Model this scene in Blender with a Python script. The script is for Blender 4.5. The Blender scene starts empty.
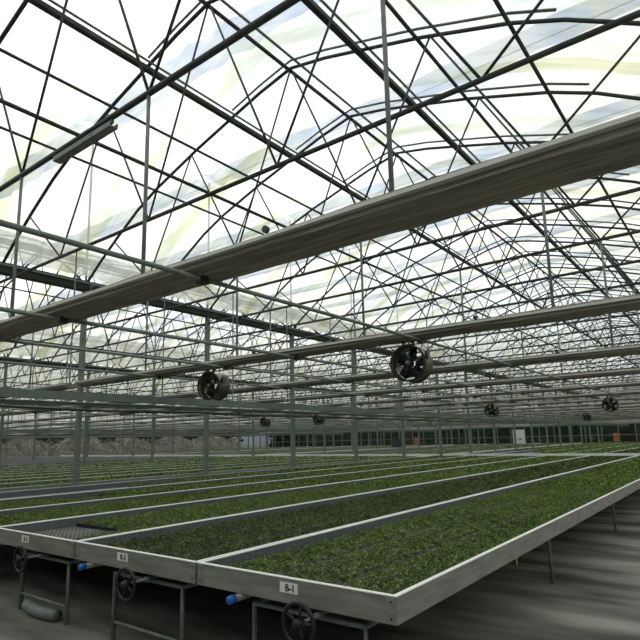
import bpy, math, random
import numpy as np
from mathutils import Matrix, Vector
S = bpy.context.scene
COL = S.collection
H = 1.68
# ------------------------------------------------------------------ camera
R = [[0.7952785144977658, 0.1211852974472786, 0.5940085925816574],
     [0.6058089515639253, -0.1217346592977155, -0.7862418119959574],
     [-0.022969514214373835, 0.9851369429720334, -0.1702280970006771]]
cd = bpy.data.cameras.new('camera'); cam = bpy.data.objects.new('camera', cd); COL.objects.link(cam)
M4 = Matrix(R).to_4x4(); M4.translation = (0, 0, H); cam.matrix_world = M4
cd.sensor_fit = 'HORIZONTAL'; cd.sensor_width = 36.0; cd.lens = 548.985 / 640 * 36; cd.shift_y = 25 / 640
cd.clip_start = .05; cd.clip_end = 600
S.camera = cam
# ------------------------------------------------------------------ sky
W = bpy.data.worlds.new('sky'); S.world = W; W.use_nodes = True
wn = W.node_tree.nodes; wl = W.node_tree.links; wn.clear()
tc = wn.new('ShaderNodeTexCoord'); mp = wn.new('ShaderNodeMapping'); mp.inputs['Scale'].default_value = (1.6, 1.6, 2.6)
nz = wn.new('ShaderNodeTexNoise'); nz.inputs['Scale'].default_value = 2.2; nz.inputs['Detail'].default_value = 5
rp = wn.new('ShaderNodeValToRGB')
rp.color_ramp.elements[0].position = .36; rp.color_ramp.elements[0].color = (.74, .80, .88, 1)
rp.color_ramp.elements[1].position = .60; rp.color_ramp.elements[1].color = (1, 1, .97, 1)
dt = wn.new('ShaderNodeVectorMath'); dt.operation = 'DOT_PRODUCT'; dt.inputs[1].default_value = (-0.80, 0.05, 0.60)
mr = wn.new('ShaderNodeMapRange'); mr.inputs['From Min'].default_value = -.2; mr.inputs['From Max'].default_value = 1.0
mr.inputs['To Min'].default_value = 0.80; mr.inputs['To Max'].default_value = 1.45
bg = wn.new('ShaderNodeBackground'); wo = wn.new('ShaderNodeOutputWorld')
wl.new(tc.outputs['Generated'], mp.inputs['Vector']); wl.new(mp.outputs[0], nz.inputs['Vector'])
wl.new(nz.outputs['Fac'], rp.inputs[0]); wl.new(rp.outputs[0], bg.inputs['Color'])
wl.new(tc.outputs['Generated'], dt.inputs[0]); wl.new(dt.outputs['Value'], mr.inputs['Value'])
sx = wn.new('ShaderNodeSeparateXYZ'); hz = wn.new('ShaderNodeMapRange'); hz.interpolation_type = 'SMOOTHSTEP'   # sky dimmed near the horizon, added to darken the far roof film
hz.inputs['From Min'].default_value = .0; hz.inputs['From Max'].default_value = .30; hz.inputs['To Min'].default_value = .22; hz.inputs['To Max'].default_value = 1.0
ml = wn.new('ShaderNodeMath'); ml.operation = 'MULTIPLY'
wl.new(tc.outputs['Generated'], sx.inputs[0]); wl.new(sx.outputs['Z'], hz.inputs['Value']); wl.new(hz.outputs[0], ml.inputs[0]); wl.new(mr.outputs[0], ml.inputs[1])
wl.new(ml.outputs[0], bg.inputs['Strength']); wl.new(bg.outputs[0], wo.inputs['Surface'])
sd = bpy.data.lights.new('sun', 'SUN'); sd.energy = .5; sd.angle = math.radians(14); sd.color = (1, .97, .9)
sun = bpy.data.objects.new('sun', sd); COL.objects.link(sun)
sun.rotation_euler = Vector((-0.45, 0.35, 0.82)).to_track_quat('Z', 'Y').to_euler(); sun.location = (-20, 20, 30)
# ------------------------------------------------------------------ exposure
S.view_settings.view_transform = 'Standard'; S.view_settings.look = 'None'
S.view_settings.gamma = 1; S.view_settings.use_curve_mapping = False
S.view_settings.exposure = 0.34
try:
    S.cycles.transparent_max_bounces = 24; S.cycles.max_bounces = 8; S.cycles.transmission_bounces = 6
except Exception: pass
# ------------------------------------------------------------------ materials
def mat(name, c, rough=.6, metal=0., c2=None, scale=6., stretch=(1, 1, 1), bump=0., detail=4):
    m = bpy.data.materials.new(name); m.use_nodes = True
    n = m.node_tree.nodes; l = m.node_tree.links; b = n['Principled BSDF']
    b.inputs['Roughness'].default_value = rough; b.inputs['Metallic'].default_value = metal
    b.inputs['Base Color'].default_value = (*c, 1)
    if c2 is not None:
        t = n.new('ShaderNodeTexCoord'); p = n.new('ShaderNodeMapping'); p.inputs['Scale'].default_value = stretch
        z = n.new('ShaderNodeTexNoise'); z.inputs['Scale'].default_value = scale; z.inputs['Detail'].default_value = detail
        r = n.new('ShaderNodeValToRGB'); r.color_ramp.elements[0].color = (*c, 1); r.color_ramp.elements[1].color = (*c2, 1)
        r.color_ramp.elements[0].position = .35; r.color_ramp.elements[1].position = .65
        l.new(t.outputs['Object'], p.inputs[0]); l.new(p.outputs[0], z.inputs['Vector'])
        l.new(z.outputs['Fac'], r.inputs[0]); l.new(r.outputs[0], b.inputs['Base Color'])
        if bump:
            bp = n.new('ShaderNodeBump'); bp.inputs['Strength'].default_value = bump
            l.new(z.outputs['Fac'], bp.inputs['Height']); l.new(bp.outputs[0], b.inputs['Normal'])
    return m
galv = mat('galvanised_steel', (.15, .18, .17), .6, .3, (.22, .25, .235), 9)
dark_steel = mat('weathered_steel', (.035, .040, .037), .65, .2, (.065, .072, .067), 5)
green_steel = mat('green_grey_steel', (.135, .17, .155), .6, .1, (.175, .21, .19), 3)
alu = mat('aluminium_profile', (.20, .20, .185), .5, .3, (.29, .29, .27), 3, (1, 1, 8))
alu_pale = mat('pale_aluminium', (.85, .86, .84), .5, 0)
rail_m = mat('screen_rail', (.60, .61, .57), .5, .1)
bed_m = mat('grey_bench_mesh', (.09, .10, .11), .6, .1, (.15, .16, .17), 60)
black = mat('black_plastic', (.012, .012, .012), .45)
iron = mat('black_painted_iron', (.02, .02, .022), .4, .4)
blue = mat('blue_plastic', (.02, .11, .45), .4)
whitep = mat('white_sticker', (.75, .76, .74), .6)
ink = mat('black_ink', (.02, .02, .02), .6)
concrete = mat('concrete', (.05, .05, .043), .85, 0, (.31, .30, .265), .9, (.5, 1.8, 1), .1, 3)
screen_m = mat('folded_shade_screen', (.20, .19, .15), .85, 0, (.37, .355, .285), 5, (.35, 9, 9), .4)
soil = mat('dry_plant_litter', (.08, .072, .058), .95, 0, (.32, .30, .25), 6, (1, 1, 1), .6)
grass_m = mat('rough_ground', (.07, .09, .04), .95, 0, (.12, .13, .07), .4)
tree_m = mat('dark_foliage', (.03, .06, .02), .9, 0, (.06, .10, .035), 2)
bark = mat('bark', (.08, .06, .04), .9)
orange = mat('orange_plastic', (.38, .14, .05), .5)
kerb_m = mat('pale_concrete_kerb', (.20, .21, .20), .8, 0, (.28, .29, .27), 2)
motor_m = mat('dull_brown_metal', (.13, .115, .095), .35, .7)

def leaf(name, a, b, c):
    m = bpy.data.materials.new(name); m.use_nodes = True
    n = m.node_tree.nodes; l = m.node_tree.links; n.clear()
    g = n.new('ShaderNodeNewGeometry'); z2 = n.new('ShaderNodeTexNoise'); z2.inputs['Scale'].default_value = 2.2; z2.inputs['Detail'].default_value = 3
    r = n.new('ShaderNodeValToRGB'); e = r.color_ramp.elements
    e[0].position = .2; e[0].color = (*a, 1); e[1].position = .82; e[1].color = (*c, 1); k = e.new(.5); k.color = (*b, 1)
    ad = n.new('ShaderNodeMath'); ad.operation = 'MULTIPLY_ADD'; ad.inputs[1].default_value = .65
    m2 = n.new('ShaderNodeMath'); m2.operation = 'MULTIPLY'; m2.inputs[1].default_value = .35
    df = n.new('ShaderNodeBsdfDiffuse'); tr = n.new('ShaderNodeBsdfTranslucent'); mx = n.new('ShaderNodeMixShader'); mx.inputs[0].default_value = .3
    o = n.new('ShaderNodeOutputMaterial')
    l.new(g.outputs['Position'], z2.inputs['Vector'])
    l.new(z2.outputs['Fac'], m2.inputs[0]); l.new(g.outputs['Random Per Island'], ad.inputs[0]); l.new(m2.outputs[0], ad.inputs[2])
    l.new(ad.outputs[0], r.inputs[0]); l.new(r.outputs[0], df.inputs[0]); l.new(r.outputs[0], tr.inputs[0])
    l.new(df.outputs[0], mx.inputs[1]); l.new(tr.outputs[0], mx.inputs[2]); l.new(mx.outputs[0], o.inputs[0])
    return m
leaf_a = leaf('bright_seedling_leaf', (.03, .070, .016), (.11, .185, .042), (.30, .38, .14))
leaf_b = leaf('dark_seedling_leaf', (.03, .045, .018), (.075, .10, .036), (.24, .27, .12))
LEAF = [leaf_a, leaf_b]

def film_mat():
    m = bpy.data.materials.new('diffusing_film'); m.use_nodes = True
    n = m.node_tree.nodes; l = m.node_tree.links; n.clear()
    def math_(op, a, b=None, c=None):
        q = n.new('ShaderNodeMath'); q.operation = op
        for i, v in enumerate((a, b, c)):
            if v is None: continue
            if isinstance(v, (int, float)): q.inputs[i].default_value = v
            else: l.new(v, q.inputs[i])
        return q.outputs[0]
    def ramp(v, a, b, lo=0., hi=1.):
        q = n.new('ShaderNodeMapRange'); q.interpolation_type = 'SMOOTHSTEP'; l.new(v, q.inputs['Value'])
        q.inputs['From Min'].default_value = a; q.inputs['From Max'].default_value = b; q.inputs['To Min'].default_value = lo; q.inputs['To Max'].default_value = hi
        return q.outputs[0]
    t = n.new('ShaderNodeTexCoord'); sx = n.new('ShaderNodeSeparateXYZ'); l.new(t.outputs['Object'], sx.inputs[0])
    def noise(scale, st, rot=0, det=3, dist=0):
        p = n.new('ShaderNodeMapping'); p.inputs['Scale'].default_value = st; p.inputs['Rotation'].default_value = (0, 0, rot)
        z = n.new('ShaderNodeTexNoise'); z.inputs['Scale'].default_value = scale; z.inputs['Detail'].default_value = det; z.inputs['Distortion'].default_value = dist
        l.new(t.outputs['Object'], p.inputs[0]); l.new(p.outputs[0], z.inputs['Vector']); return z.outputs['Fac']
    # distance from the ridge of whichever span
    u = math_('FLOORED_MODULO', math_('ADD', sx.outputs['X'], 5.9 + 6.8 + 13.6 * 6), 13.6); d = math_('ABSOLUTE', math_('SUBTRACT', u, 6.8))
    slope = ramp(d, 1.3, 5.2, .0, .45)
    wob = math_('MULTIPLY', noise(.5, (1, 1, 1)), .5)
    fr = math_('FRACT', math_('MULTIPLY', math_('ADD', sx.outputs['Y'], wob), .5))
    band = math_('MULTIPLY', ramp(fr, .30, .36), ramp(fr, .50, .54, 1, 0))
    patch = ramp(noise(.45, (.5, 1, .5), .2, 3), .40, .60)
    band = math_('MULTIPLY', band, math_('MULTIPLY_ADD', patch, .7, .3))
    old = math_('MULTIPLY', slope, math_('MULTIPLY_ADD', noise(.8, (.35, 1, .35), .1, 4, .5), 1.1, .15))
    fac = math_('MINIMUM', math_('ADD', band, old), 1.0)
    c1 = n.new('ShaderNodeMix'); c1.data_type = 'RGBA'; c1.inputs[6].default_value = (.97, .975, .96, 1); c1.inputs[7].default_value = (.72, .72, .53, 1); l.new(fac, c1.inputs[0])
    c2 = n.new('ShaderNodeMix'); c2.data_type = 'RGBA'; c2.blend_type = 'MULTIPLY'; c2.inputs[7].default_value = (.87, .885, .86, 1)
    l.new(c1.outputs[2], c2.inputs[6]); l.new(ramp(noise(1.6, (.5, 3, .5), -.35, 6), .56, .42), c2.inputs[0])
    tp = n.new('ShaderNodeBsdfTransparent'); tr = n.new('ShaderNodeBsdfTranslucent'); ms = n.new('ShaderNodeMixShader'); ms.inputs[0].default_value = .40
    o = n.new('ShaderNodeOutputMaterial')
    l.new(c2.outputs[2], tp.inputs[0]); l.new(c2.outputs[2], tr.inputs[0])
    l.new(tp.outputs[0], ms.inputs[1]); l.new(tr.outputs[0], ms.inputs[2]); l.new(ms.outputs[0], o.inputs[0])
    return m
def net_mat():
    m = bpy.data.materials.new('outside_net'); m.use_nodes = True
    n = m.node_tree.nodes; l = m.node_tree.links; n.clear()
    t = n.new('ShaderNodeTexCoord'); z = n.new('ShaderNodeTexNoise'); z.inputs['Scale'].default_value = .6; z.inputs['Detail'].default_value = 4
    r = n.new('ShaderNodeValToRGB'); e = r.color_ramp.elements; e[0].position = .40; e[0].color = (.26, .35, .52, 1); e[1].position = .56; e[1].color = (.50, .54, .54, 1)
    tp = n.new('ShaderNodeBsdfTransparent'); tr = n.new('ShaderNodeBsdfTranslucent'); ms = n.new('ShaderNodeMixShader'); ms.inputs[0].default_value = .3
    o = n.new('ShaderNodeOutputMaterial'); l.new(t.outputs['Object'], z.inputs['Vector']); l.new(z.outputs['Fac'], r.inputs[0])
    l.new(r.outputs[0], tp.inputs[0]); l.new(r.outputs[0], tr.inputs[0]); l.new(tp.outputs[0], ms.inputs[1]); l.new(tr.outputs[0], ms.inputs[2]); l.new(ms.outputs[0], o.inputs[0])
    return m
film = film_mat(); net = net_mat()
def glass_mat():
    m = bpy.data.materials.new('pane_glass'); m.use_nodes = True
    n = m.node_tree.nodes; l = m.node_tree.links; n.clear()
    tp = n.new('ShaderNodeBsdfTransparent'); tp.inputs[0].default_value = (.72, .78, .80, 1)
    gl = n.new('ShaderNodeBsdfGlossy'); gl.inputs['Roughness'].default_value = .15; ms = n.new('ShaderNodeMixShader'); ms.inputs[0].default_value = .08
    o = n.new('ShaderNodeOutputMaterial'); l.new(tp.outputs[0], ms.inputs[1]); l.new(gl.outputs[0], ms.inputs[2]); l.new(ms.outputs[0], o.inputs[0])
    return m
glass = glass_mat()
# ------------------------------------------------------------------ mesh helpers
class MB:
    def __init__(s): s.v = []; s.f = []
    def box(s, a, b):
        x0, y0, z0 = a; x1, y1, z1 = b; k = len(s.v)
        s.v += [(x0, y0, z0), (x1, y0, z0), (x1, y1, z0), (x0, y1, z0), (x0, y0, z1), (x1, y0, z1), (x1, y1, z1), (x0, y1, z1)]
        s.f += [tuple(k + i for i in q) for q in ((0, 3, 2, 1), (4, 5, 6, 7), (0, 1, 5, 4), (1, 2, 6, 5), (2, 3, 7, 6), (3, 0, 4, 7))]
        return s
    def path(s, pts, r, n=6, closed=False, cap=True):
        pts = [Vector(p) for p in pts]; N = len(pts); k = len(s.v); up = None
        for i, p in enumerate(pts):
            if closed: d = pts[(i + 1) % N] - pts[i - 1]
            else: d = pts[min(i + 1, N - 1)] - pts[max(i - 1, 0)]
            d.normalize()
            if up is None:
                up = Vector((0, 0, 1)) if abs(d.z) < .9 else Vector((1, 0, 0))
            a = d.cross(up).normalized(); b = a.cross(d).normalized(); up = b
            rr = r[i] if isinstance(r, (list, tuple)) else r
            for j in range(n):
                t = 2 * math.pi * (j + .5) / n
                s.v.append(tuple(p + a * math.cos(t) * rr + b * math.sin(t) * rr))
        for i in range(N if closed else N - 1):
            i2 = (i + 1) % N
            for j in range(n):
                j2 = (j + 1) % n
                s.f.append((k + i * n + j, k + i * n + j2, k + i2 * n + j2, k + i2 * n + j))
        if cap and not closed:
            s.f.append(tuple(k + j for j in range(n))[::-1]); s.f.append(tuple(k + (N - 1) * n + j for j in range(n)))
        return s
    def tube(s, a, b, r, n=6): return s.path([a, b], r, n)
    def lathe(s, prof, o, ax='y', n=24):      # prof: (radius, along) pairs
        k = len(s.v)
        for rr, t in prof:
            for j in range(n):
                a = 2 * math.pi * j / n; c, q = rr * math.cos(a), rr * math.sin(a)
                s.v.append({'y': (o[0] + c, o[1] + t, o[2] + q), 'x': (o[0] + t, o[1] + c, o[2] + q), 'z': (o[0] + c, o[1] + q, o[2] + t)}[ax])
        for i in range(len(prof) - 1):
            for j in range(n):
                s.f.append((k + i * n + j, k + i * n + (j + 1) % n, k + (i + 1) * n + (j + 1) % n, k + (i + 1) * n + j))
        return s
    def extrude(s, prof, x0, x1, axis='x', close=True):   # closed polygon prof (a,b) swept from x0 to x1
        k = len(s.v); n = len(prof)
        for x in (x0, x1):
            for a, b in prof: s.v.append((x, a, b) if axis == 'x' else (a, x, b))
        for j in range(n if close else n - 1): s.f.append((k + j, k + (j + 1) % n, k + n + (j + 1) % n, k + n + j))
        if close: s.f.append(tuple(range(k, k + n))[::-1]); s.f.append(tuple(range(k + n, k + 2 * n)))
        return s
    def mesh(s, name, m, smooth=False):
        me = bpy.data.meshes.new(name); me.from_pydata(s.v, [], s.f); me.materials.append(m)
        if smooth: me.polygons.foreach_set('use_smooth', [True] * len(me.polygons))
        me.update(); return me
    def build(s, name, m, parent=None, smooth=False): return ob(name, s.mesh(name, m, smooth), parent)
def ob(name, me, parent=None, loc=None):
    o = bpy.data.objects.new(name, me); COL.objects.link(o)
    if parent: o.parent = parent
    if loc: o.location = loc
    return o
def tag(o, label=None, cat=None, group=None, kind=None):
    if label: o['label'] = label
    if cat: o['category'] = cat
    if group: o['group'] = group
    if kind: o['kind'] = kind
    return o
def root(name, label, cat, loc=(0, 0, 0), group=None):
    o = bpy.data.objects.new(name, None); o.empty_display_size = .1; COL.objects.link(o); o.location = loc
    return tag(o, label, cat, group)
def kids(o, tree): return tree.get(o.name, [])
def dup(o, tree, loc, label=None, group=None):
    c = o.copy(); COL.objects.link(c); c.location = loc
    if label: c['label'] = label
    if group: c['group'] = group
    for ch in tree:
        d = ch[0].copy(); COL.objects.link(d); d.parent = c
        for g in ch[1]:
            e = g.copy(); COL.objects.link(e); e.parent = d
    return c
def tree_of(o): return [(c, [g for g in COL.objects if g.parent == c]) for c in COL.objects if c.parent == o]
ORD = ['first', 'second', 'third', 'fourth', 'fifth', 'sixth', 'seventh', 'eighth', 'ninth', 'tenth', 'eleventh', 'twelfth']
# ------------------------------------------------------------------ layout
SPAN = 13.6; HALF = SPAN / 2; CX = -5.9
ZG = 3.97 + H; ZC = 3.6 + H
YMAX = 69.1; XL = CX - HALF - 4 * SPAN
CS = [CX - SPAN * i for i in range(5)]
PT = [(0, 6.85), (.8, 6.68), (1.5, 6.48), (2.6, 6.16), (4.0, 5.68), (4.7, 5.36), (5.5, 4.88), (6.2, 4.42), (6.8, 3.97)]
def pz(x):        # absolute height of the arch at offset x from the ridge
    x = abs(x)
    for (a, za), (b, zb) in zip(PT, PT[1:]):
        if x <= b: return H + za + (zb - za) * (x - a) / (b - a)
    return H + PT[-1][1]
XS = sorted({round(s * q, 3) for q, _ in PT for s in (-1, 1)})
# ------------------------------------------------------------------ structure
tag(MB().box((-200, -60, -.3), (120, 220, -.02)).build('ground', grass_m), kind='structure')
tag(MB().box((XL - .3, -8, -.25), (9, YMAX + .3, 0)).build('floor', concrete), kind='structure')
def film_sheet(c, y0, y1):
    b = MB(); k = 0; ys = np.linspace(y0, y1, 3)
    for y in ys:
        for x in XS: b.v.append((c + x, y, pz(x) + .21))
    n = len(XS)
    for i in range(len(ys) - 1):
        for j in range(n - 1): b.f.append((i * n + j, i * n + j + 1, (i + 1) * n + j + 1, (i + 1) * n + j))
    return b
b = MB()
for c in CS + [CX + SPAN]:
    f = film_sheet(c, -6, YMAX); k = len(b.v); b.v += f.v; b.f += [tuple(k + i for i in q) for q in f.f]
tag(b.build('ceiling', film, smooth=True), kind='structure')
# end wall and left wall: kerb, glazed band, film above
def wall_film(b, pts):
    k = len(b.v); b.v += pts; b.f.append(tuple(range(k, k + len(pts))))
WB = 2.7
w = MB()
for c in CS + [CX + SPAN]:
    wall_film(w, [(c - HALF, YMAX, WB), (c + HALF, YMAX, WB)] + [(c + x, YMAX, pz(x) + .21) for x in reversed(XS)])
wb = w.build('wall_back', film); tag(wb, kind='structure')
MB().box((XL, YMAX - .1, 0), (8, YMAX + .1, .62)).build('kerb', kerb_m, wb)
r_ = MB()
x = XL
while x < 8:
    r_.box((x - .05, YMAX - .06, .6), (x + .05, YMAX + .06, WB)); x += 1.7
r_.box((XL, YMAX - .06, WB - .05), (8, YMAX + .06, WB + .1)); r_.box((XL, YMAX - .06, 1.45), (8, YMAX + .06, 1.52))
r_.build('wall_frame', galv, wb)
w = MB(); wall_film(w, [(XL, -6, WB), (XL, YMAX, WB), (XL, YMAX, ZG), (XL, -6, ZG)])
wl_ = w.build('wall_left', film); tag(wl_, kind='structure')
MB().box((XL - .1, -6, 0), (XL + .1, YMAX, .62)).build('kerb', kerb_m, wl_)
r_ = MB(); y = -6
while y < YMAX: r_.box((XL - .06, y - .05, .6), (XL + .06, y + .05, WB)); y += 2
r_.box((XL - .06, -6, WB - .05), (XL + .06, YMAX, WB + .1)); r_.build('wall_frame', galv, wl_)
w = MB().box((XL, -6.1, 0), (9, -6, ZG)); tag(w.build('added_wall_front', mat('light_block_panel', (.10, .11, .10), .9)), kind='structure')  # unseen wall added behind the camera to darken the floor
w = MB(); wall_film(w, [(9, -6, 0), (9, YMAX, 0), (9, YMAX, ZG + .5), (9, -6, ZG + .5)]); tag(w.build('added_wall_right', film), kind='structure')  # unseen side wall, added likewise to keep light off the floor
wi = 1
for i, c in enumerate(CS):
    for s in (-1, 1):
        o = MB().box((c + (s - 1) * HALF / 2 + .06, YMAX - .01, .62), (c + (s + 1) * HALF / 2 - .06, YMAX + .01, WB - .05)).build('window_%d' % wi, glass)
        tag(o, kind='structure'); wi += 1
for i in range(8):
    y0 = -6 + i * 9.35
    o = MB().box((XL - .01, y0 + .06, .62), (XL + .01, y0 + 9.29, WB - .05)).build('window_%d' % wi, glass); tag(o, kind='structure'); wi += 1

# ------------------------------------------------------------------ roof trusses
LOW = [-4.2, -1.4, 1.4, 4.2]; UP = [-5.6, -2.8, 0, 2.8, 5.6]
def arch_pts(off=0, x0=-HALF, x1=HALF):
    xs = sorted({x0, x1} | {q for q in XS if x0 < q < x1}); return [(q, 0, pz(q) + off) for q in xs]
arch_me = MB().path(arch_pts(), .032, 6).mesh('arch', dark_steel, True)
vent_me = MB().path(arch_pts(.16, -1.55, 4.6), .022, 5).mesh('vent_bar', galv, True)
chord_me = MB().tube((-HALF, 0, ZC), (HALF, 0, ZC), .034, 6).mesh('bottom_chord', dark_steel, True)
webs = []
for a in LOW:
    for bb in UP:
        if abs(abs(a - bb) - 1.4) < .01: webs.append(((a, 0, ZC), (bb, 0, pz(bb))))
web_me = [MB().tube(p, q, .018, 5).mesh('web_brace', dark_steel, True) for p, q in webs]
hang_me = [MB().tube((a, 0, ZC), (a, 0, 1.48 + H), .02, 6).mesh('hanger', galv, True) for a in (-4.2, -1.4, 1.4, 4.2)]
def truss(c, y, label, group, lod, hang):
    if lod == 2:
        t = root('roof_truss', label, 'roof truss', (c, y, 0), group)
        ob('arch', arch_me, t); ob('bottom_chord', chord_me, t); ob('vent_bar', vent_me, t)
        for m in web_me: ob('web_brace', m, t)
        if hang:
            for m in hang_me: ob('hanger', m, t)
    else:
        t = ob('roof_truss', far_me[hang]); t.location = (c, y, 0); tag(t, label, 'roof truss', group)
far_me = []
for hg in (0, 1):
    b = MB().path(arch_pts(), .032, 5); b.path(arch_pts(.16, -1.55, 4.6), .022, 4); b.tube((-HALF, 0, ZC), (HALF, 0, ZC), .034, 5)
    for p, q in webs: b.tube(p, q, .018, 4)
    if hg:
        for a in LOW: b.tube((a, 0, ZC), (a, 0, 1.48 + H), .02, 4)
    far_me.append(b.mesh('roof_truss', dark_steel, True))
YT = [-.9 + 2 * i for i in range(36) if -.9 + 2 * i < YMAX]
SP = ['main', 'second', 'third', 'fourth', 'fifth']
for si, c in enumerate(CS):
    for i, y in enumerate(YT):
        hang = 1 if i % 2 == 0 else 0
        near = (si == 0 and y < 30) or (si == 1 and y < 22)
        if si == 0 and y < 22:
            lab = 'dark curved roof truss over the near span, %s from the front of the photo' % ORD[min(i, 11)]; g = None
        elif near:
            lab = 'slender curved roof truss %s' % ('halfway down the near span' if si == 0 else 'of the second span beyond the column row')
            g = 'trusses halfway down the near span' if si == 0 else 'trusses of the second span'
        else:
            lab = ['slender roof truss deep in the near span towards the far wall', 'slender roof truss deep in the second span, beyond the first column row',
                   'slender roof truss of the third span to the left', 'slender roof truss of the fourth span to the left', 'slender roof truss of the leftmost span by the side wall'][si]
            g = 'distant trusses of the %s span' % SP[si]
        truss(c, y, lab, g, 2 if near else 0, hang)
# ------------------------------------------------------------------ purlins, gutters, columns
def long_bar(name, x, z, r, label, cat, group, m=dark_steel, y0=-5, y1=YMAX):
    o = MB().tube((x, y0, z), (x, y1, z), r, 6).build(name, m, smooth=True); tag(o, label, cat, group); return o
WHERE = ['near span', 'second span', 'third span', 'fourth span', 'leftmost span']
for si, c in enumerate(CS):
    g = 'purlins of the %s' % WHERE[si]
    for t, lab in ((-4.0, 'low left slope'), (-2.6, 'middle left slope'), (2.6, 'middle right slope'), (4.0, 'low right slope')):
        long_bar('roof_purlin', c + t, pz(t) - .045, .03, 'thin steel purlin running along the %s of the %s roof' % (lab, WHERE[si]), 'purlin', g)
    for t, lab in ((-1.55, 'left'), (1.55, 'right')):
        q = root('vent_beam', 'heavy double beam edging the roof vent on the %s of the %s ridge' % (lab, WHERE[si]), 'roof beam', (c + t, 0, pz(t)), 'vent beams of the %s' % WHERE[si])
        MB().box((-.05, -5, -.11), (.05, YMAX, -.03)).build('beam', dark_steel, q)
        MB().tube((.14, -5, -.03), (.14, YMAX, -.03), .022).build('rail', galv, q)
    q = root('ridge_purlin', 'double ridge purlin at the peak of the %s roof' % WHERE[si], 'purlin', (c, 0, pz(0)))
    MB().tube((0, -5, -.06), (0, YMAX, -.06), .035).build('tube', dark_steel, q)
    MB().tube((.1, -5, .12), (.1, YMAX, .12), .025).build('rail', galv, q)
    long_bar('chord_tie', c, ZC + .06, .028, 'long steel tie joining the truss bottom chords under the %s ridge' % WHERE[si], 'tie rod', None)
GX = [CX + HALF - SPAN * i for i in range(1, 5)]
gprof = [(-.17, .06), (-.12, -.16), (.12, -.16), (.17, .06), (.14, .06), (.10, -.13), (-.10, -.13), (-.14, .06)]
for i, x in enumerate(GX):
    q = root('roof_gutter', ['dark steel gutter above the nearest row of columns', 'dark steel gutter above the second row of columns', 'dark steel gutter above the third row of columns', 'dark steel gutter above the leftmost row of columns'][i], 'gutter', (x, 0, ZG))
    MB().extrude([(a, bz) for a, bz in gprof], -5, YMAX, 'y').build('channel', dark_steel, q)
    MB().box((.17, -5, -.02), (.21, YMAX, .02)).build('edge_strip', galv, q)
col_me = MB().box((-.07, -.045, 0), (.07, .045, ZG - .16)).mesh('post', green_steel)
foot_me = MB().box((-.12, -.12, 0), (.12, .12, .02)).mesh('base_plate', galv)
YC = [3.1 + 4 * i for i in range(17)]
for i, x in enumerate(GX):
    for j, y in enumerate(YC):
        if i == 0 and j < 6:
            lab = 'grey-green steel column of the row nearest the camera, %s from the left' % ORD[j - 1] if j else 'grey-green steel column just left of the photo edge'; g = None
        else:
            lab = ['small distant column near the far end of the nearest column row', 'thin column of the second row, beyond the nearest columns', 'thin faraway column of the third row',
                   'thin faraway column of the leftmost row'][i]; g = ['far columns of the nearest row', 'columns of the second row', 'columns of the third row', 'columns of the leftmost row'][i]
        q = root('steel_column', lab, 'column', (x, y, 0), g)
        ob('post', col_me, q); ob('base_plate', foot_me, q)
# ------------------------------------------------------------------ rolled shade screens
random.seed(4)
def screen_mesh(L):
    n = 22; m = int(L / .35); b = MB(); ring = []
    for j in range(n):
        t = j / (n - 1); ring.append((.04 + .42 * t, -.035 - .035 * math.sin(math.pi * t) + (.010 if j % 2 else -.010)))
    ring += [(.46, .02), (.04, .05)]
    k = len(ring); rr = [random.uniform(-1, 1) for _ in range(m + 1)]; sj = [[random.uniform(-.006, .006) for _ in ring] for _ in range(m + 1)]
    for i in range(m + 1):
        x = -L / 2 + L * i / m
        for j, (a, z) in enumerate(ring): b.v.append((x, a + rr[i] * .006, z + sj[i][j] + rr[i] * .005))
    for i in range(m):
        for j in range(k): b.f.append((i * k + j, i * k + (j + 1) % k, (i + 1) * k + (j + 1) % k, (i + 1) * k + j))
    b.f.append(tuple(range(k))[::-1]); b.f.append(tuple(range(m * k, m * k + k)))
    return b.mesh('screen_fabric', screen_m)
L = SPAN - .5
scr_me = screen_mesh(L)
rail_me = MB().extrude([(-.005, -.005), (.05, -.005), (.05, .022), (-.005, .022)], -L / 2, L / 2).mesh('rail', rail_m)
wire_me = MB().tube((-L / 2, .49, .01), (L / 2, .5, .0), .018, 6).mesh('support_tube', galv)
clampm = MB().box((-.035, .16, -.13), (.035, .24, -.05)).mesh('clamp', black)
pul_me = MB().lathe([(0, -.015), (.028, -.015), (.028, .015), (0, .015)], (0, .015, .065), 'y', 12).mesh('pulley', black)
ZS = 1.46 + H
for si, c in enumerate(CS):
    for j in range(17):
        y = 2.80 + 4 * j
        if y > YMAX - 1: continue
        if si == 0 and j < 5:
            lab = 'brown shade screen folded into a long bundle across the span, %s nearest' % ORD[j]; g = None
        else:
            lab = ['distant folded shade screen across the near span', 'folded shade screen across the second span', 'folded shade screen across the third span',
                   'folded shade screen across the fourth span', 'folded shade screen across the leftmost span'][si]; g = 'folded screens in the ' + WHERE[si]
        if si <= 1 or j < 8:
            q = root('shade_screen', lab, 'shade screen', (c, y, ZS), g)
            ob('screen_fabric', scr_me, q); ob('rail', rail_me, q)
            if si < 2 and j < 8:
                ob('support_tube', wire_me, q)
                for xx in (2.4, .1, -1.6, -3.6): ob('clamp', clampm, q, (xx, 0, 0)); ob('pulley', pul_me, q, (xx + .9, 0, 0))
        else:
            q = root('shade_screen', lab, 'shade screen', (c, y, ZS), g); ob('screen_fabric', scr_me, q); ob('rail', rail_me, q)
for si, c in enumerate(CS[:3]):
    for t, nm in ((2.4, 'right'), (.1, 'middle'), (-1.6, 'left'), (-3.6, 'far left')):
        z = 1.37 + H
        long_bar('drive_tube', c + t, z, .022, 'thin steel drive tube under the folded screens, %s one of the %s' % (nm, WHERE[si]), 'steel tube', None, galv)
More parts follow.
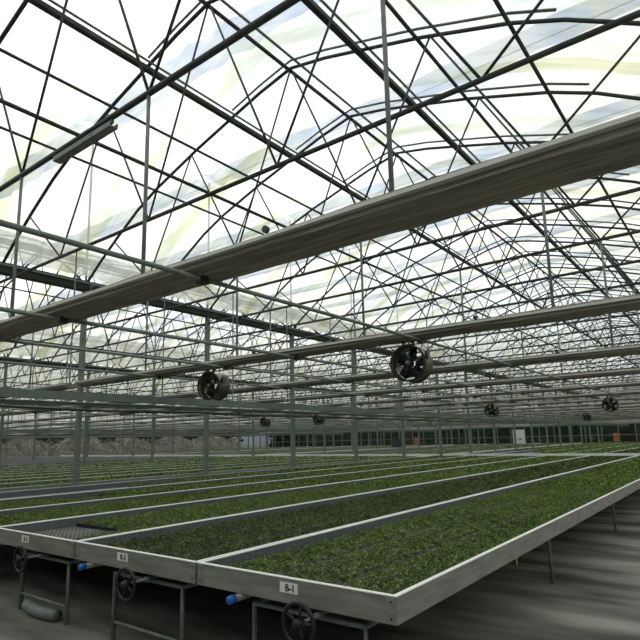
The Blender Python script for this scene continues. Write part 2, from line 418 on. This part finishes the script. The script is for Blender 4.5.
# ------------------------------------------------------------------ irrigation rails
for i, x in enumerate((-9.5, -31.5, -46)):
    q = root('irrigation_rail', ['green-grey irrigation rail hanging at eye height in front of the nearest columns', 'irrigation rail hanging behind the nearest column row',
                                 'small distant irrigation rail far behind the columns'][i], 'rail', (x, 0, 0))
    z = .88 + H
    MB().box((-.04, -4, z - .075), (.04, YMAX - 3, z + .065)).build('top_beam', green_steel, q)
    MB().box((-.28, -4, z - .15), (-.22, YMAX - 3, z - .085)).build('lower_beam', green_steel, q)
    MB().tube((-.1, -4, z - .115), (-.1, YMAX - 3, z - .115), .022).build('water_pipe', galv, q)
    pts = []; y = -4
    while y < YMAX - 3: pts.append((.02, y, z - .225 - .025 * math.sin(math.pi * ((y + 4) % 4) / 4))); y += .5
    tag(MB().path(pts, .024, 6).build('cable', black, q), 'sagging black cable')
    y = 1.1
    while y < 45:
        h = MB().path([(0, y, z), (0, y, z + .5), (0, y, ZC)], .014, 5); h.box((-.3, y - .02, z - .225), (.03, y + .02, z - .20))
        h.build('hanger_rod', galv, q); y += 2
# ------------------------------------------------------------------ circulation fans
def make_fan():
    q = root('circulation_fan', '', 'fan', (0, 0, 0))
    r = .255
    MB().lathe([(r, 0), (r + .012, 0), (r + .012, .02), (r, .03), (r, .30), (r + .012, .31), (r + .012, .33), (r - .012, .33), (r - .012, .0), (r, 0)], (0, 0, 0), n=36).build('housing', motor_m, q, True)
    b = MB()
    for rr in (.25, .17, .10): b.path([(rr * math.cos(t * .2618), -.012, rr * math.sin(t * .2618)) for t in range(24)], .0045, 4, closed=True)
    for k in range(6):
        a = k * math.pi / 3 + .3; b.tube((.05 * math.cos(a), -.012, .05 * math.sin(a)), (.25 * math.cos(a), -.012, .25 * math.sin(a)), .006, 5)
    b.path([(.258 * math.cos(t * .1745), -.004, .258 * math.sin(t * .1745)) for t in range(36)], .014, 6, closed=True)
    b.build('grille', iron, q)
    m = MB().lathe([(0, .0), (.045, .0), (.05, .01), (.05, .14), (.0, .15)], (0, 0, 0), n=16).build('motor', motor_m, q, True)
    for k in range(5):
        a = k * 2 * math.pi / 5 + .2; b = MB(); n = 6; V = []
        for i in range(n + 1):
            rr = .045 + .19 * i / n; wd = .035 + .05 * math.sin(math.pi * min(1, .25 + .6 * i / n)); tw = .7 - .4 * i / n
            for s in (-1, 1):
                la = s * wd; ct = la * math.cos(tw); dy = la * math.sin(tw)
                for th in (-.002, .002):
                    V.append((rr * math.cos(a) - ct * math.sin(a), .2 + dy + th, rr * math.sin(a) + ct * math.cos(a)))
        b.v = V
        for i in range(n):
            k0 = i * 4; k1 = k0 + 4
            b.f += [(k0, k0 + 2, k1 + 2, k1), (k0 + 1, k1 + 1, k1 + 3, k0 + 3), (k0, k1, k1 + 1, k0 + 1), (k0 + 2, k0 + 3, k1 + 3, k1 + 2)]
        b.f += [(0, 1, 3, 2), (n * 4, n * 4 + 2, n * 4 + 3, n * 4 + 1)]
        b.build('blade', iron, q, True)
    b = MB().box((-.09, .05, r), (-.06, .09, .36)).box((.06, .05, r), (.09, .09, .36)).box((-.10, .02, .345), (.10, .12, .37))
    b.build('bracket', iron, q)
    tag(MB().box((.235, .10, .06), (.275, .20, .16)).build('junction_box', motor_m, q))
    return q
fan0 = make_fan(); ft = tree_of(fan0)
fans = [(-3.72, 7.0, 'large black and brown circulation fan hanging right of the photo centre'),
        (-7.97, 7.0, 'circulation fan hanging left of the centre, just above the green-grey rail'),
        (-3.85, 23, 'small dark fan hanging near the right edge of the photo'),
        (-8.4, 23, 'small dark fan hanging midway between the biggest fan and the right edge'),
        (-21.5, 23, 'small round fan below the irrigation rail, left of the centre'),
        (-7.97, 39, 'tiny distant fan below and left of the fan at the right edge'),
        (-3.7, 39, 'tiny distant fan at the right, low near the end wall'),
        (-17.7, 23, 'small dark fan under the rail beside a column, centre of the photo')]
for i, (x, y, lab) in enumerate(fans):
    z = 1.06 + H
    if i == 0: fan0.location = (x, y, z); fan0['label'] = lab; fan0.rotation_euler.z = .12
    else:
        o = dup(fan0, ft, (x, y, z), lab); o.rotation_euler.z = .12 if i == 1 else 0
# ------------------------------------------------------------------ benches
PITCH = 1.7; X0 = -1.65; YB0, YB1, YC0, YC1 = 2.85, 24.6, 27.4, 60.
ZB = .80; RIM = .15; BED = ZB - .105
def text_mesh(s, size):
    cu = bpy.data.curves.new('t', 'FONT'); cu.body = s; cu.size = size; cu.extrude = .0008; cu.align_x = 'CENTER'; cu.align_y = 'CENTER'; cu.offset = .0015
    o = bpy.data.objects.new('t', cu); COL.objects.link(o)
    me = bpy.data.meshes.new_from_object(o.evaluated_get(bpy.context.evaluated_depsgraph_get())); bpy.data.objects.remove(o)
    me.transform(Matrix.Rotation(math.pi / 2, 4, 'X')); me.materials.clear(); me.materials.append(ink); return me
def frame_mb(y0, y1, w=PITCH):
    b = MB(); t = .022
    for x in (-w + .012, -t - .012): b.box((x, y0, ZB - RIM), (x + t, y1, ZB))
    b.box((-w + .012 + t, y0, ZB - RIM), (-t - .012, y0 + t, ZB)); b.box((-w + .012 + t, y1 - t, ZB - RIM), (-t - .012, y1, ZB))
    return b
def bright_edge(y0, y1, w=PITCH):
    b = MB(); t = .030; z = ZB
    for x in (-w + .008, -t - .008): b.box((x, y0 - .004, z), (x + t, y1 + .004, z + .006))
    b.box((-w + .008 + t, y0 - .004, z), (-t - .008, y0 + t - .004, z + .006)); b.box((-w + .008 + t, y1 - t + .004, z), (-t - .008, y1 + .004, z + .006))
    return b
def bed_mb(y0, y1, holes):
    b = MB(); x0, x1 = -PITCH + .034, -.034
    b.box((x0, y0 + .022, BED - .012), (x1, y1 - .022, BED))
    for a, c in ((x0, x0 + .006), (x1 - .006, x1)): b.box((a, y0 + .03, BED), (c, y1 - .03, ZB - .004))  # dark upturned strips put shade into the inner rim faces
    return b
def mesh_strips(y0, y1):
    b = MB(); d = .05; x0, x1 = -PITCH + .036, -.036; W_ = x1 - x0
    y = y0 - W_
    while y < y1:
        for sg in (0, 1):
            a = (x0, y) if sg == 0 else (x1, y); e = (x1, y + W_ * .6) if sg == 0 else (x0, y + W_ * .6)
            def clip(p, q):
                (ax, ay), (bx, by) = p, q
                if by <= y0 or ay >= y1: return None
                if ay < y0: t = (y0 - ay) / (by - ay); ax, ay = ax + (bx - ax) * t, y0
                if by > y1: t = (y1 - ay) / (by - ay); bx, by = ax + (bx - ax) * t, y1
                return (ax, ay), (bx, by)
            r = clip(a, e)
            if r: b.path([(r[0][0], r[0][1], BED + .003), (r[1][0], r[1][1], BED + .003)], .005, 4, cap=False)
        y += d
    return b
fr_me = [frame_mb(YB0, YB1).mesh('frame', alu), frame_mb(YC0, YC1).mesh('frame', alu_pale)]  # far frames coloured pale to carry the light on their end faces
ed_me = [bright_edge(YB0, YB1).mesh('rim', alu_pale), bright_edge(YC0, YC1).mesh('rim', alu_pale)]
be_me = [bed_mb(YB0, YB1, 0).mesh('bed', bed_m), bed_mb(YC0, YC1, 0).mesh('bed', bed_m)]
def stand_mb(low=True):
    b = MB(); z = ZB - RIM - .085
    b.path([(-1.22, 0, .0), (-1.22, 0, z), (-.30, 0, z), (-.30, 0, 0)], .02, 8)
    b.tube((-1.22, 0, .16), (-.30, 0, .16), .014, 6)
    b.tube((-.30, 0, z), (-.30, 3.6, z), .02, 6); b.tube((-1.22, 0, z), (-1.22, 3.6, z), .02, 6)
    return b
stand_me = stand_mb().mesh('stand', galv, True)
whl = MB()
whl.path([(.118 * math.cos(t * .2618), 0, .118 * math.sin(t * .2618)) for t in range(24)], .014, 8, closed=True)
for k in range(5):
    a = k * 1.2566 + .4; whl.tube((0, 0, 0), (.114 * math.cos(a), 0, .114 * math.sin(a)), .009, 6)
whl.lathe([(0, -.03), (.028, -.03), (.03, .03), (0, .03)], (0, 0, 0), n=14)
wheel_me = whl.mesh('hand_wheel', iron, True)
shaft_me = MB().tube((0, 0, 0), (0, 1.1, 0), .011, 8).lathe([(0, .18), (.022, .18), (.022, .24), (0, .24)], (0, 0, 0), n=12).mesh('shaft', galv, True)
tube_me = MB().tube((0, 0, 0), (0, 4.0, 0), .024, 14).mesh('roller_tube', alu, True)
cap_me = MB().lathe([(0, -.025), (.024, -.025), (.029, -.015), (.029, .03), (.024, .03)], (0, 0, 0), n=16).mesh('end_cap', blue, True)
plate_me = MB().box((-.075, -.004, -.032), (.075, 0, .032)).mesh('label_plate', whitep)
corner_me = MB().box((-.03, -.003, -RIM + .004), (.03, .0, -.006)).mesh('corner_plate', alu)
rivet_me = MB().lathe([(0, -.006), (.006, -.004), (.007, 0)], (0, 0, 0), n=8).mesh('rivet', iron)
NB = 27
GROUPS = {}
DARK = {1}                                   # the dark-leaved crop on the second bench
empt = {}                                    # (block,row) -> list of (sub-column set, y0, y1) left bare
ALLC = (0, 1, 2)
empt[(0, 2)] = [((1, 2), 0, 3.75), ((0,), 0, 3.12)]
empt[(0, 4)] = [((2,), 5.2, 6.0), ((1,), 10.5, 11.1), ((0, 1), 15.5, 16.2)]
empt[(0, 5)] = [(ALLC, 0, 7.4), ((2,), 7.4, 9.4), (ALLC, 12.2, 12.9), ((0, 1), 17, 18)]
empt[(0, 6)] = [(ALLC, 9.8, 10.4)]
empt[(0, 3)] = [((0, 1, 2), 10.7, 11.0), ((1,), 14.3, 15)]
for k in range(14, NB): empt[(0, k)] = [(ALLC, 2, 40)]
for k in range(8, NB): empt[(1, k)] = [(ALLC, 2, 70)] if k % 4 in (0, 3) else []
empt[(1, 4)] = [(ALLC, 27, 34)]; empt[(1, 5)] = [(ALLC, 27, 36)]
bench_roots = {}
def make_bench(blk, k):
    x = X0 - PITCH * k if k < 6 else GX[(k - 6) // 7] - .15 - PITCH * ((k - 6) % 7)          # a gap for the columns
    if blk == 0 and k < 6:
        nm = ['marked B-1, ending at the front right', 'marked B-2 with the dark seedlings', 'marked B-3 with bare mesh at its near end'][k] if k < 3 else \
             '%s from the right, %s' % (ORD[k], ['full of bright seedlings', 'filled with green seedlings with small gaps', 'its near end bare grey'][k - 3])
        lab = 'long aluminium seedling bench %s' % nm; g = None
    elif blk == 0: lab = 'long low bench beyond the nearest column row'; g = 'benches beyond the nearest column row'
    else: lab = 'distant bench beyond the pale cross aisle'; g = 'benches beyond the cross aisle'
    q = root('seedling_bench', lab, 'bench', (x, 0, 0), g); bench_roots[(blk, k)] = q
    ob('frame', fr_me[blk], q); tag(ob('rim', ed_me[blk], q), 'pale bright top edge'); ob('bed', be_me[blk], q)
    ys = [YB0 + .12, 6.9, 10.9, 14.9, 18.9] if blk == 0 else [YC0 + .2, 35, 45, 55]
    for y in ys: ob('stand', stand_me, q, (0, y, 0))
    if blk == 0 and k < 3:
        wz = ZB - RIM - .03
        wx = [-.60, -.66, -.72, -.7][k]
        h = ob('hand_wheel', wheel_me, q, (wx, YB0 - .15, [.60, .595, .60][k])); ob('shaft', shaft_me, h)
        h.rotation_euler.y = [.3, .9, .1, .5][k]
        t = ob('roller_tube', tube_me, q, ([-1.25, -1.43, -1.43][k], YB0 - .08, ZB - RIM - .025)) if k < 2 else None
        if t: tag(ob('end_cap', cap_me, t), 'round blue end cap')
        lx = [-.80, -.94, -.96][k]
        if k < 3:
            p = ob('label_plate', plate_me, q, (lx, YB0, ZB - .055)); tag(p, 'white number plate')
            ob('lettering', text_mesh(['B-1', 'B-2', 'B-3'][k], .06), p, (.012, -.0055, -.002))
        for sx in (-PITCH + .045, -.045):
            c = ob('corner_plate', corner_me, q, (sx, YB0, ZB))
            for dz in (-.03, -.12): ob('rivet', rivet_me, c, (0, -.003, dz))
for blk in (0, 1):
    for k in range(NB): make_bench(blk, k)
mesh_strips(YB0 + .03, 3.8).build('mesh_wires', alu, bench_roots[(0, 2)])
# bench side rail detail: splice joints on the front right bench
for y in (7.2, 11.6, 16.0):
    MB().box((-.013, y - .05, ZB - RIM + .01), (-.008, y + .05, ZB - .02)).build('splice_plate', alu, bench_roots[(0, 0)])
# ------------------------------------------------------------------ seedlings
rng = np.random.default_rng(7)
def leaves(cx, cy, n, size, z0, z1, w, l):
    """n leaves in a w by l rectangle -> (4n,3) verts"""
    x = cx + rng.uniform(-.5, .5, n) * w; y = cy + rng.uniform(-.5, .5, n) * l
    z = rng.uniform(z0, z1, n) + .006 * np.sin(x * 21) * np.sin(y * 17)
    a = rng.uniform(0, 2 * np.pi, n); t = rng.uniform(-.15, .95, n); s = size * rng.uniform(.6, 1.25, n)
    d = np.stack([np.cos(a) * np.cos(t), np.sin(a) * np.cos(t), np.sin(t)], 1) * s[:, None]
    q = np.stack([-np.sin(a), np.cos(a), rng.uniform(-.3, .3, n)], 1) * (s * .36)[:, None]
    c = np.stack([x, y, z], 1)
    return np.stack([c, c + d * .5 + q, c + d, c + d * .5 - q], 1).reshape(-1, 3)
def quads_mesh(name, V, mats, mi=None):
    me = bpy.data.meshes.new(name); n = len(V) // 4
    me.vertices.add(len(V)); me.vertices.foreach_set('co', V.astype(np.float32).ravel())
    me.loops.add(len(V)); me.loops.foreach_set('vertex_index', np.arange(len(V), dtype=np.int32))
    me.polygons.add(n); me.polygons.foreach_set('loop_start', np.arange(0, len(V), 4, dtype=np.int32))
    try: me.polygons.foreach_set('loop_total', np.full(n, 4, dtype=np.int32))
    except Exception: pass
    for m in mats: me.materials.append(m)
    if mi is not None: me.polygons.foreach_set('material_index', mi.astype(np.int32))
    me.update(calc_edges=True); return me
TW, TL = .515, .275
seed_me = [[quads_mesh('seedlings', leaves(0, 0, 1150, .021, .032, .066, TW - .05, TL - .03), [m]) for _ in range(3)] for m in LEAF]
tray_me = MB().box((-TW / 2, -TL / 2, 0), (TW / 2, TL / 2, .045)).mesh('plug_tray', black)
spots = []
for blk in (0, 1):
    y0, y1 = ((YB0, YB1), (YC0, YC1))[blk]
    for k in range(NB):
        xb = bench_roots[(blk, k)].location.x
        for j in range(int((y1 - y0 - .06) / .29)):
            y = y0 + .03 + .145 + .29 * j
            for s in range(3):
                x = xb - .034 - .012 - .26 - s * .52
                if any(s in ss and a <= y <= e for ss, a, e in empt.get((blk, k), [])): continue
                spots.append((math.hypot(math.hypot(x, y), .9), x, y, blk, k, s))
spots.sort()
TL_ = ['bright green tray of seedlings on the bench marked B-1', 'dark-leaved tray of seedlings on the bench marked B-2', 'green tray of seedlings on the bench marked B-3',
       'bright tray of seedlings on the fourth bench from the right', 'green tray of seedlings on the fifth bench from the right', 'green tray of seedlings on the sixth bench from the right', 'green tray of seedlings on the seventh bench from the right']
vis = []
def in_view(x, y):
    v = Vector((x, y, ZB - H)); c = Matrix(R).transposed() @ v
    if c.z > -.2: return False
    return -20 < 320 + 549 * c.x / -c.z < 660
near = [s for s in spots if in_view(s[1], s[2])][:300]; nid = {id(s) for s in near}
for i, s in enumerate(near):
    _, x, y, blk, k, sc = s
    t = root('seedling_tray', TL_[k] + ', near its front end', 'seedling tray', (x, y, BED), 'near trays on ' + ['the B-1 bench', 'the B-2 bench', 'the B-3 bench', 'the fourth bench', 'the fifth bench', 'the sixth bench', 'the seventh bench'][k])
    ob('plug_tray', tray_me, t); o = ob('seedlings', seed_me[1 if k in DARK else 0][i % 3], t)
    o.rotation_euler.z = math.pi * rng.integers(0, 2)
V = []; MI = []; sheet = MB()
for s in spots:
    if id(s) in nid: continue
    d, x, y, blk, k, sc = s
    z = BED
    sheet.box((x - TW / 2, y - TL / 2, z), (x + TW / 2, y + TL / 2, z + .045))
    if d < 10: n, sz = 520, .031
    elif d < 16: n, sz = 260, .044
    elif d < 26: n, sz = 90, .075
    else: n, sz = 36, .11
    V.append(leaves(x, y, n, sz, z + .038, z + .064, TW - .03, TL - .02)); MI.append(np.full(n, 1 if k in DARK else 0))
V = np.concatenate(V); MI = np.concatenate(MI)
fs = ob('seedling_field', quads_mesh('seedling_field', V, LEAF, MI))
tag(fs, 'carpet of green seedlings covering the benches towards the far wall', 'seedlings', kind='stuff')
tag(sheet.build('plug_tray_field', black, fs), kind='stuff')
# ------------------------------------------------------------------ small things
q = root('roof_channel', 'flat grey metal channel fixed under the nearest truss chord, upper left', 'metal channel', (-5.75, 3.1, ZC - .11))
MB().extrude([(-.05, -.03), (.05, -.03), (.05, .03), (.04, .03), (.04, -.02), (-.04, -.02), (-.04, .03), (-.05, .03)], -.62, .62).build('channel', galv, q)
MB().box((-.6, -.012, .03), (-.56, .012, .09)).box((.56, -.012, .03), (.6, .012, .09)).build('clip', dark_steel, q)
b = MB(); b.box((-.5, -.12, 0), (.5, .12, .75)).box((-.55, -.14, .75), (.55, .14, .8))
o = b.build('control_cabinet', dark_steel); o.location = (-26, 46, .8); tag(o, 'dark box on a far bench in front of the end wall', 'cabinet')
for x, lab in ((-33.5, 'small orange barrel far off by the end wall, right of the centre'), (-10.5, 'small orange barrel by the end wall at the far right')):
    o = MB().lathe([(0, 0), (.25, 0), (.3, .1), (.3, .45), (.27, .5), (.3, .55), (.3, .9), (.25, 1.0), (0, 1.0)], (0, 0, 0), 'z', 18).build('barrel', orange, smooth=True)
    o.location = (x, 64.5, .65); tag(o, lab, 'barrel')
    o2 = MB().box((-.5, -.5, 0), (.5, .5, .65)).box((-.55, -.55, .58), (.55, .55, .65)).build('plinth', kerb_m); o2.location = (x, 64.5, 0)
    tag(o2, 'low pale block under the ' + ('orange barrel right of the centre' if x < -30 else 'orange barrel at the far right'), 'plinth')
q = root('entrance_door', 'small white double door in the far end wall', 'door', (-21.9, YMAX - .2, .0))
for s in (-1, 1):
    d = MB().box((s * .36 - .35, -.03, .02), (s * .36 + .35, .03, 2.35)).build('door_leaf', whitep, q); MB().box((s * .1 - .03, -.09, 1.1), (s * .2 + .03, -.03, 1.3)).build('handle', iron, d)
# heap of dry cuttings by the left wall
random.seed(9)
def bank(x, y0, y1):
    rs = random.Random(3); b = MB(); n = 120; m = 9
    for i in range(n + 1):
        y = y0 + (y1 - y0) * i / n; h = 2.3 + .5 * math.sin(i * .37) + rs.uniform(-.25, .25)
        if i in (0, n): h = .05
        for j in range(m):
            u = -1 + 2 * j / (m - 1); b.v.append((x + u * 2.6 + rs.uniform(-.12, .12), y + rs.uniform(-.1, .1), max(0, h * (1 - u * u) * rs.uniform(.8, 1.15))))
    for i in range(n):
        for j in range(m - 1): b.f.append((i * m + j, i * m + j + 1, (i + 1) * m + j + 1, (i + 1) * m + j))
    for _ in range(900):
        u = rs.uniform(-.2, .95); p = Vector((x + u * 2.6, rs.uniform(y0 + 1, y1 - 1), 2.2 * (1 - u * u) * .95))
        dv = Vector((rs.uniform(-1, 1), rs.uniform(-1, 1), rs.uniform(-.2, .7))) * rs.uniform(.3, .9)
        b.path([p, p + dv * .5 + Vector((0, 0, .1)), p + dv], .03, 4)
    return b.build('litter_bank', soil)
tag(bank(XL + 3.4, 14, 62), 'long brown bank of dry plant cuttings in the distance by the left wall', 'plant litter', kind='stuff')
# pipe on the floor under the benches at the lower left
pts = [(-6.15 + .08 * i, 2.98 - .05 * math.sin(i * .35), .06) for i in range(9)]
tag(MB().path(pts, .06, 12).build('floor_pipe', galv, smooth=True), 'short grey pipe lying on the floor under the bench at the lower left', 'pipe')
# ------------------------------------------------------------------ trees outside
def tree(x, y, s, seed):
    rs = random.Random(seed); q = root('outdoor_tree', 'dark tree outside behind the glass of the greenhouse walls', 'tree', (x, y, 0), 'trees outside the greenhouse')
    MB().path([(0, 0, 0), (.1, 0, s * .4), (0, .1, s * .8)], [.2, .15, .08], 7).build('trunk', bark, q)
    V = []
    for _ in range(22):
        cx, cy, cz = rs.uniform(-s * .27, s * .27), rs.uniform(-s * .27, s * .27), s * rs.uniform(.12, .95)
        n = 160; r = s * .26; p = rng.normal(0, 1, (n, 3)); p /= np.linalg.norm(p, axis=1)[:, None]; p = p * r * rng.uniform(.5, 1, (n, 1)) + [cx, cy, cz]
        a = rng.normal(0, .3, (n, 3)); b_ = rng.normal(0, .3, (n, 3)); V.append(np.stack([p, p + a, p + a + b_, p + b_], 1).reshape(-1, 3))
    V = np.concatenate(V); V[:, 2] = np.maximum(V[:, 2], .02)
    ob('crown', quads_mesh('crown', V, [tree_m]), q)
def hedge(name, x0, y0, x1, y1, h, lab):
    L = math.hypot(x1 - x0, y1 - y0); n = int(L * 260); u = rng.uniform(0, 1, n); w = rng.uniform(-.9, .9, n)
    dx, dy = (x1 - x0) / L, (y1 - y0) / L
    top = h * (.86 + .14 * np.sin(u * L * .9) * np.sin(u * L * .37 + 1))
    p = np.stack([x0 + u * L * dx - w * dy, y0 + u * L * dy + w * dx, .1 + rng.uniform(0, 1, n) * top], 1)
    a = rng.normal(0, .25, (n, 3)); b_ = rng.normal(0, .25, (n, 3)); V = np.stack([p, p + a, p + a + b_, p + b_], 1).reshape(-1, 3); V[:, 2] = np.maximum(V[:, 2], .01)
    o = ob(name, quads_mesh(name, V, [tree_m])); tag(o, lab, 'hedge'); return o
hedge('outdoor_hedge', XL + 2, YMAX + 2.6, 6, YMAX + 2.6, 5.2, 'dark dense hedge outside behind the far end wall')
hedge('outdoor_hedge', XL - 2.6, 2, XL - 2.6, YMAX - 1, 4.6, 'dark dense hedge outside behind the left wall')
for i in range(8): tree(XL + 2 + i * 9.2, YMAX + 10.5, 5.5 + (i * 7 % 5) * .35, i)

# shade nets folded on wires above the roof, seen through the film
for si, c in enumerate(CS):
    for j in range(15):
        y = 3.1 + 4 * j; b = MB(); n = 28; rs = random.Random(si * 40 + j)
        prev = None
        for i in range(n + 1):
            x = -HALF + .1 + (SPAN - .2) * i / n; w_ = .42 + rs.uniform(-.08, .08); dz = rs.uniform(-.03, .03)
            for q, zz in ((-w_, .0), (-w_ * .4, .06 + dz), (w_ * .3, -.05 + dz), (w_, .02)): b.v.append((x, q, zz))
        for i in range(n):
            for q in range(3): b.f.append((i * 4 + q, i * 4 + 4 + q, i * 4 + 5 + q, i * 4 + 1 + q))
        g = root('outside_shade_net', 'grey-blue shade net folded outside above the roof film of the ' + WHERE[si], 'shade net', (c, y, 8.25 + H), 'outside shade nets above the ' + WHERE[si])
        b.build('net', net, g, True); MB().tube((-HALF, 0, -.09), (HALF, 0, -.09), .012, 5).build('wire', galv, g)
post_me = MB().box((-.02, -.02, ZG + .06), (.02, .02, 8.25 + H)).mesh('net_post', galv)
for i, x in enumerate(GX):
    for j in range(15):
        o = ob('net_post', post_me, None, (x, 3.1 + 4 * j, 0)); tag(o, 'thin post rising outside from the %s gutter to carry the shade nets' % ['nearest', 'second', 'third', 'leftmost'][i], 'post', 'net posts above the %s gutter' % ['nearest', 'second', 'third', 'leftmost'][i])
q = root('yellow_tag', 'small yellow tag hanging under the side of the B-1 bench', 'tag', (-1.78, 5.24, ZB - RIM))
b = MB(); b.v = [(0, -.035, -.02), (0, .035, -.02), (0, .0, -.15), (.004, -.035, -.02), (.004, .035, -.02), (.004, .0, -.15)]
b.f = [(0, 1, 2), (5, 4, 3), (0, 3, 4, 1), (1, 4, 5, 2), (2, 5, 3, 0)]
b.build('card', mat('yellow_card', (.5, .45, .06), .7), q); MB().tube((.002, 0, -.03), (.002, 0, 0), .002, 4).build('string', galv, q)
